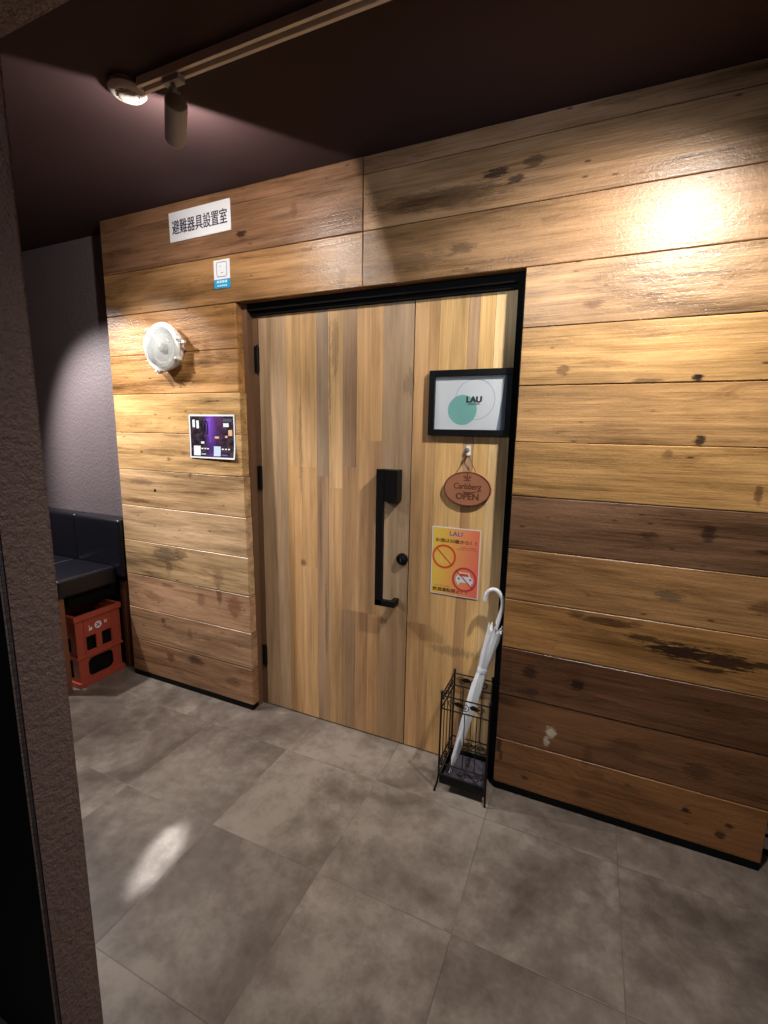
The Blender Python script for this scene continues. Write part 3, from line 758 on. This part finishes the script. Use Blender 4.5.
# local x runs along the visible face (world y), local -y faces the room (+x world)
FW, FD, FH = .270, .25, .425
b = MB(); hw = FW / 2
def wall_with_holes(mb, x0, x1, y0, y1):
    w = .030
    mb.box(x0, x0 + .052, y0, y1, .012, FH - .03); mb.box(x1 - .052, x1, y0, y1, .012, FH - .03)
    xm = (x0 + x1) / 2
    mb.box(x0 + .052, x1 - .052, y0, y1, .285, FH - .03)
    mb.box(xm - .017, xm + .017, y0, y1, .20, .285)
    mb.box(x0 + .052, x1 - .052, y0, y1, .155, .200)
    # low wide opening with rounded corners
    mb.box(x0 + .052, x1 - .052, y0, y1, .012, .045)
    for s in (1, -1):
        xa = x0 + .052 if s > 0 else x1 - .052
        for (za, sz) in ((.045, 1), (.155, -1)):
            p = [(xa, za)] + [(xa + s * (.03 - .03 * math.sin(a)), za + sz * (.03 - .03 * math.cos(a))) for a in [k * PI / 2 / 5 for k in range(6)]]
            n = len(mb.v)
            mb.v += [(x, y0, z) for x, z in p] + [(x, y1, z) for x, z in p]; m_ = len(p)
            f1 = list(range(n, n + m_)); f2 = list(range(n + m_, n + 2 * m_))
            mb.face(f1 if s * sz < 0 else f1[::-1]); mb.face(f2[::-1] if s * sz < 0 else f2)
            for i in range(1, m_ - 1): mb.face([n + i, n + i + 1, n + m_ + i + 1, n + m_ + i])
wall_with_holes(b, -hw + .008, hw - .008, .006, .014)
wall_with_holes(b, -hw + .008, hw - .008, FD - .014, FD - .006)
for sx_ in (-1, 1):
    xa, xb = (-hw + .008, -hw + .016) if sx_ < 0 else (hw - .016, hw - .008)
    b.box(xa, xb, .014, .06, .012, FH - .03); b.box(xa, xb, FD - .06, FD - .014, .012, FH - .03)
    b.box(xa, xb, .06, FD - .06, .285, FH - .03); b.box(xa, xb, .06, FD - .06, .155, .20); b.box(xa, xb, .06, FD - .06, .012, .045)
b.box(-hw + .01, hw - .01, .008, FD - .008, .010, .018)
o = b.build('body', M['crate'], t)
b = MB(); b.box(-hw + .018, hw - .018, .030, FD - .020, .019, FH - .07); b.build('dark_inner_fill', M['blackmatte'], t)  # added black box standing in for the shade inside the crate
b = MB()
def band(z0, z1, ex):
    b.box(-hw - ex, hw + ex, -ex, .010, z0, z1); b.box(-hw - ex, hw + ex, FD - .010, FD + ex, z0, z1)
    b.box(-hw - ex, -hw + .012, .010, FD - .010, z0, z1); b.box(hw - .012, hw + ex, .010, FD - .010, z0, z1)
band(FH - .032, FH, .006); band(.168, .182, .004); band(.0, .030, .004)
for x in (-hw + .002, -hw + .050, hw - .056, hw - .008): b.box(x, x + .006, .001, .010, .182, FH - .032)
o = b.build('rim', M['crate'], t); bv = o.modifiers.new('soft', 'BEVEL'); bv.width = .002; bv.segments = 2
b = MB(); mt = Matrix.Translation((0, .006, .335)) @ Euler(WALLROT).to_matrix().to_4x4()
b.poly([(.021 * math.cos(k * PI / 16), .021 * math.sin(k * PI / 16)) for k in range(32)], .0, .0006, 0, mt)
for a in (PI / 4, -PI / 4):
    b.poly([(-.015, -.003), (.015, -.003), (.015, .003), (-.015, .003)], .0006, .001, 1, mt @ Matrix.Rotation(a, 4, 'Z'))
b.poly([(-.056, -.020), (-.036, -.018), (-.036, .0), (-.054, -.002)], 0, .0006, 0, mt)
b.poly([(-.058, .010), (-.055, .013), (-.048, .006), (-.051, .003)], 0, .0006, 0, mt)
b.poly([(.038, -.004), (.043, -.004), (.043, .016), (.038, .016)], 0, .0006, 0, mt)
b.poly([(.043, .003), (.053, .014), (.056, .010), (.048, .002), (.056, -.002), (.052, -.005), (.043, -.001)], 0, .0006, 0, mt)
b.build('printed_marks', [M['cratewhite'], M['cratepurple']], t)

# ------------------------------------------------------------------ umbrella stand + umbrella
t = thing('umbrella_stand', 'black wrought iron umbrella stand with scrollwork beside the door', 'umbrella stand', (1.149, -.021, 0))
sw, sd_, zt = .0965, .096, .438
cs = [(-sw, -sd_), (sw, -sd_), (.068, sd_), (-sw, sd_)]
for (x, y) in cs:
    ox, oy = (.003 if x > 0 else -.012), (.002 if y > 0 else -.010)
    b = MB(); b.tube([(x + ox * 1.0, y + oy, .004), (x + ox * .75, y + oy * .75, .018), (x + ox * .2, y + oy * .2, .045), (x, y, .075), (x, y, zt)], .0042, 8)
    b.tube([(x, y, zt), (x, y, zt + .006), (x, y, zt + .012)], [.006, .007, .002], 8)
    b.tube([(x + ox * 1.25, y + oy * 1.25, .0035), (x + ox * .8, y + oy * .8, .005)], .0045, 8)
    b.build('corner_post', M['ironbrown'], t, smooth=True)
def spiral(mb, p0, ux, s, flip, r=.0019):
    pts = []
    for k in range(22):
        a = k * .46; rad = .019 * (1 - k / 26)
        pts.append((p0[0] + ux[0] * (rad * math.cos(a) * s), p0[1] + ux[1] * (rad * math.cos(a) * s), p0[2] + flip * rad * math.sin(a)))
    mb.tube(pts, r, 6)
for i in range(4):
    a, c_ = Vector(cs[i] + (0,)), Vector(cs[(i + 1) % 4] + (0,)); d = (c_ - a); ln = d.length; u = d / ln
    for z in (.428, .372, .128, .078):
        b = MB(); b.tube([tuple(a + Vector((0, 0, z))), tuple(c_ + Vector((0, 0, z)))], .003, 6); b.build('rail', M['ironbrown'], t)
    for k in range(1, 4):
        p = a + u * ln * k / 4
        b = MB(); b.tube([(p.x, p.y, .372), (p.x, p.y, .128)], .0022, 6); b.build('upright_bar', M['ironbrown'], t)
    for z in (.400, .103):
        for (fr, s_, fl) in ((.22, 1, 1), (.5, -1, -1), (.80, 1, 1)):
            p = a + u * ln * fr; b = MB(); spiral(b, (p.x, p.y, z), u, s_, fl); b.build('scroll', M['ironbrown'], t)
        if z > .3:
            for fr in (.36, .68):
                p = a + u * ln * fr; nrm = Vector((-u.y, u.x, 0)) * .002
                lf = [(-.018, .003), (-.004, .011), (.012, .007), (.022, -.004), (.008, -.009), (-.010, -.007)]
                b = MB(); n = 0
                for sgn in (1, -1):
                    for (lx, lz) in lf: b.v.append(tuple(p + u * lx + nrm * sgn + Vector((0, 0, z + .004 + lz))))
                b.face(list(range(n, n + 6))); b.face(list(range(n + 6, n + 12))[::-1])
                for q_ in range(6): b.face([n + q_, n + 6 + q_, n + 6 + (q_ + 1) % 6, n + (q_ + 1) % 6])
                b.build('iron_leaf', M['ironbrown'], t)
b = MB(); I = .003
q4 = [(-sw + I, -sd_ + I), (sw - I, -sd_ + I), (.068 - I, sd_ - I), (-sw + I, sd_ - I)]
b.poly(q4, .034, .040)
for i in range(4):
    (xa, ya_), (xb, yb) = q4[i], q4[(i + 1) % 4]; dv = Vector((xb - xa, yb - ya_)).normalized(); nv = Vector((-dv.y, dv.x)) * .003
    b.poly([(xa, ya_), (xb, yb), (xb + nv.x, yb + nv.y), (xa + nv.x, ya_ + nv.y)], .040, .072)
b.build('drip_tray', M['black'], t)
b = MB(); b.poly([(x * .93, y * .93) for x, y in q4], .0402, .052); b.build('tray_mat', M['stone'], t)

tip = Vector((1.088, -.070, .056)); top = Vector((1.226, .016, .700)); ud = (top - tip).normalized(); UL = (top - tip).length
t = thing('umbrella', 'folded white umbrella with hooked handle standing in the black umbrella stand', 'umbrella', tip)
q = ud.to_track_quat('Z', 'Y').to_matrix().to_4x4()
b = MB(); n = 40
prof = [(.034, .0075), (.040, .012), (.12, .0145), (.22, .0185), (.32, .022), (.40, .0225), (.455, .0185), (.475, .0165), (.49, .0185), (.54, .0235), (.60, .0265), (.635, .0275), (.652, .030)]
s0 = 0
for i, (z, r_) in enumerate(prof):
    for k in range(n):
        a = 2 * PI * k / n
        w = r_ * (1 + .09 * math.sin(a * 5 + z * 7) * min(1, z * 4) + .05 * math.sin(a * 11 + z * 15))
        zz = z + (.008 * math.sin(a * 8) if i == len(prof) - 1 else 0)
        b.v.append(tuple(q @ Vector((w * math.cos(a), w * math.sin(a), zz))))
for i in range(len(prof) - 1):
    for k in range(n):
        k2 = (k + 1) % n; b.face([i * n + k, i * n + k2, (i + 1) * n + k2, (i + 1) * n + k])
b.face([k for k in range(n)][::-1])
c0 = len(b.v); b.v.append(tuple(q @ Vector((0, 0, .63))))
for k in range(n): b.face([(len(prof) - 1) * n + k, (len(prof) - 1) * n + (k + 1) % n, c0])
b.build('canopy', M['film'], t, smooth=True)
b = MB(); b.lathe([(.0187, .462), (.0200, .466), (.0200, .482), (.0190, .486)], 28, 0, q, False, False); b.build('strap', M['film'], t, smooth=True)
b = MB(); b.tube([tuple(ud * .0), tuple(ud * .012), tuple(ud * .05)], [.0045, .006, .006], 12); b.build('ferrule', M['umbwhite'], t, smooth=True)
for k in range(8):
    a = 2 * PI * k / 8 + .2
    p = q @ Vector((.027 * math.cos(a), .027 * math.sin(a), .655)); p2 = q @ Vector((.030 * math.cos(a), .030 * math.sin(a), .670))
    b = MB(); b.tube([tuple(p), tuple(p2)], .0024, 8); b.build('rib_tip', M['umbwhite'], t)
b = MB(); b.tube([tuple(ud * .60), tuple(ud * .682)], .008, 12); b.build('runner', M['hookgrey'], t, smooth=True)
hp = [(1.2255, .016, .690), (1.231, .018, .716), (1.240, .020, .752), (1.2465, .021, .785), (1.245, .021, .815), (1.232, .021, .837), (1.216, .021, .849), (1.198, .021, .847), (1.184, .021, .834), (1.177, .021, .816), (1.1755, .021, .800)]
def smooth_path(P, n=5):
    P = [Vector(p) for p in P]; out = []
    for i in range(len(P) - 1):
        p0, p1, p2, p3 = P[max(i - 1, 0)], P[i], P[i + 1], P[min(i + 2, len(P) - 1)]
        for k in range(n):
            s = k / n
            out.append(.5 * ((2 * p1) + (p2 - p0) * s + (2 * p0 - 5 * p1 + 4 * p2 - p3) * s * s + (3 * p1 - p0 - 3 * p2 + p3) * s ** 3))
    out.append(P[-1]); return out
b = MB(); b.tube([tuple(p - tip) for p in smooth_path(hp)], .0088, 14); b.build('handle', M['umbwhite'], t, smooth=True)

# ------------------------------------------------------------------ lights
def spot(name, loc, aim, power, size, blend, rad, colr=(1, .9, .78)):
    l = bpy.data.lights.new(name, 'SPOT'); l.energy = power; l.spot_size = math.radians(size); l.spot_blend = blend; l.shadow_soft_size = rad; l.color = colr
    o = bpy.data.objects.new(name, l); col.objects.link(o); o.location = loc
    o.rotation_euler = Vector(aim).to_track_quat('-Z', 'Y').to_euler(); return o
def area(name, loc, aim, power, sx, sy, colr):
    l = bpy.data.lights.new(name, 'AREA'); l.shape = 'RECTANGLE'; l.size = sx; l.size_y = sy; l.energy = power; l.color = colr
    o = bpy.data.objects.new(name, l); col.objects.link(o); o.location = loc
    o.rotation_euler = Vector(aim).to_track_quat('-Z', 'Y').to_euler(); return o
front = A_ + ax * .012
spot('spot_visible_beam', front, (-.88, .45, -.22), 12, 85, .9, .022, (1, .95, .9))
spot('spot_visible_spill', front, tuple(ax), 15, 176, .04, .022, (1, .92, .84))
spot('spot_right', (1.79, -.57, 2.385), (-.48, .57, -1.40), 94, 134, 1.0, .03, (1, .94, .86))
spot('spot_planks', (-.90, -.62, 2.38), (.45, .62, -.95), 74, 62, .7, .03, (1, .95, .9))
spot('spot_left', (-1.6, -.62, 2.35), (.90, .62, -1.55), 160, 78, .6, .03, (1, .96, .93))
o = spot('added_floor_glare', (-.2, -.95, 2.44), (.47, .13, -2.44), 760, 8, .9, .02, (.9, .95, 1)); o.scale = (1, .42, 1)  # unseen spot added to imitate a streak of glare on the floor
area('corridor_light', (1.25, -2.6, 2.02), (0, 1, -.35), 5, .5, .3, (.78, .88, 1))
o = spot('header_fill', (1.2, -1.18, 2.16), (-.1, 1.18, .06), 14, 100, .6, .06, (.80, .90, 1)); o.scale = (1, .40, 1)  # unseen cool fill, added and flattened to lift the boards above the door
w = bpy.data.worlds.new('world'); sc.world = w; w.use_nodes = True
w.node_tree.nodes['Background'].inputs[0].default_value = (.30, .32, .38, 1); w.node_tree.nodes['Background'].inputs[1].default_value = .0

# ------------------------------------------------------------------ camera
cam = bpy.data.cameras.new('camera'); co = bpy.data.objects.new('camera', cam); col.objects.link(co)
ya, pi_, ro = .4163, -.171, .0178
fwv = Vector((-math.sin(ya) * math.cos(pi_), math.cos(ya) * math.cos(pi_), math.sin(pi_)))
rv = Vector((math.cos(ya), math.sin(ya), 0)); uv = rv.cross(fwv)
r2_ = rv * math.cos(ro) + uv * math.sin(ro); u2_ = uv * math.cos(ro) - rv * math.sin(ro)
mx = Matrix((r2_, u2_, -fwv)).transposed().to_4x4(); mx.translation = Vector((1.5198, -1.7763, 1.4606))
co.matrix_world = mx
cam.sensor_fit = 'HORIZONTAL'; cam.sensor_width = 36; cam.lens = 36 * 465.265 / 768; cam.clip_start = .02
sc.camera = co
sc.view_settings.view_transform = 'Standard'; sc.view_settings.look = 'None'; sc.view_settings.exposure = 0.10
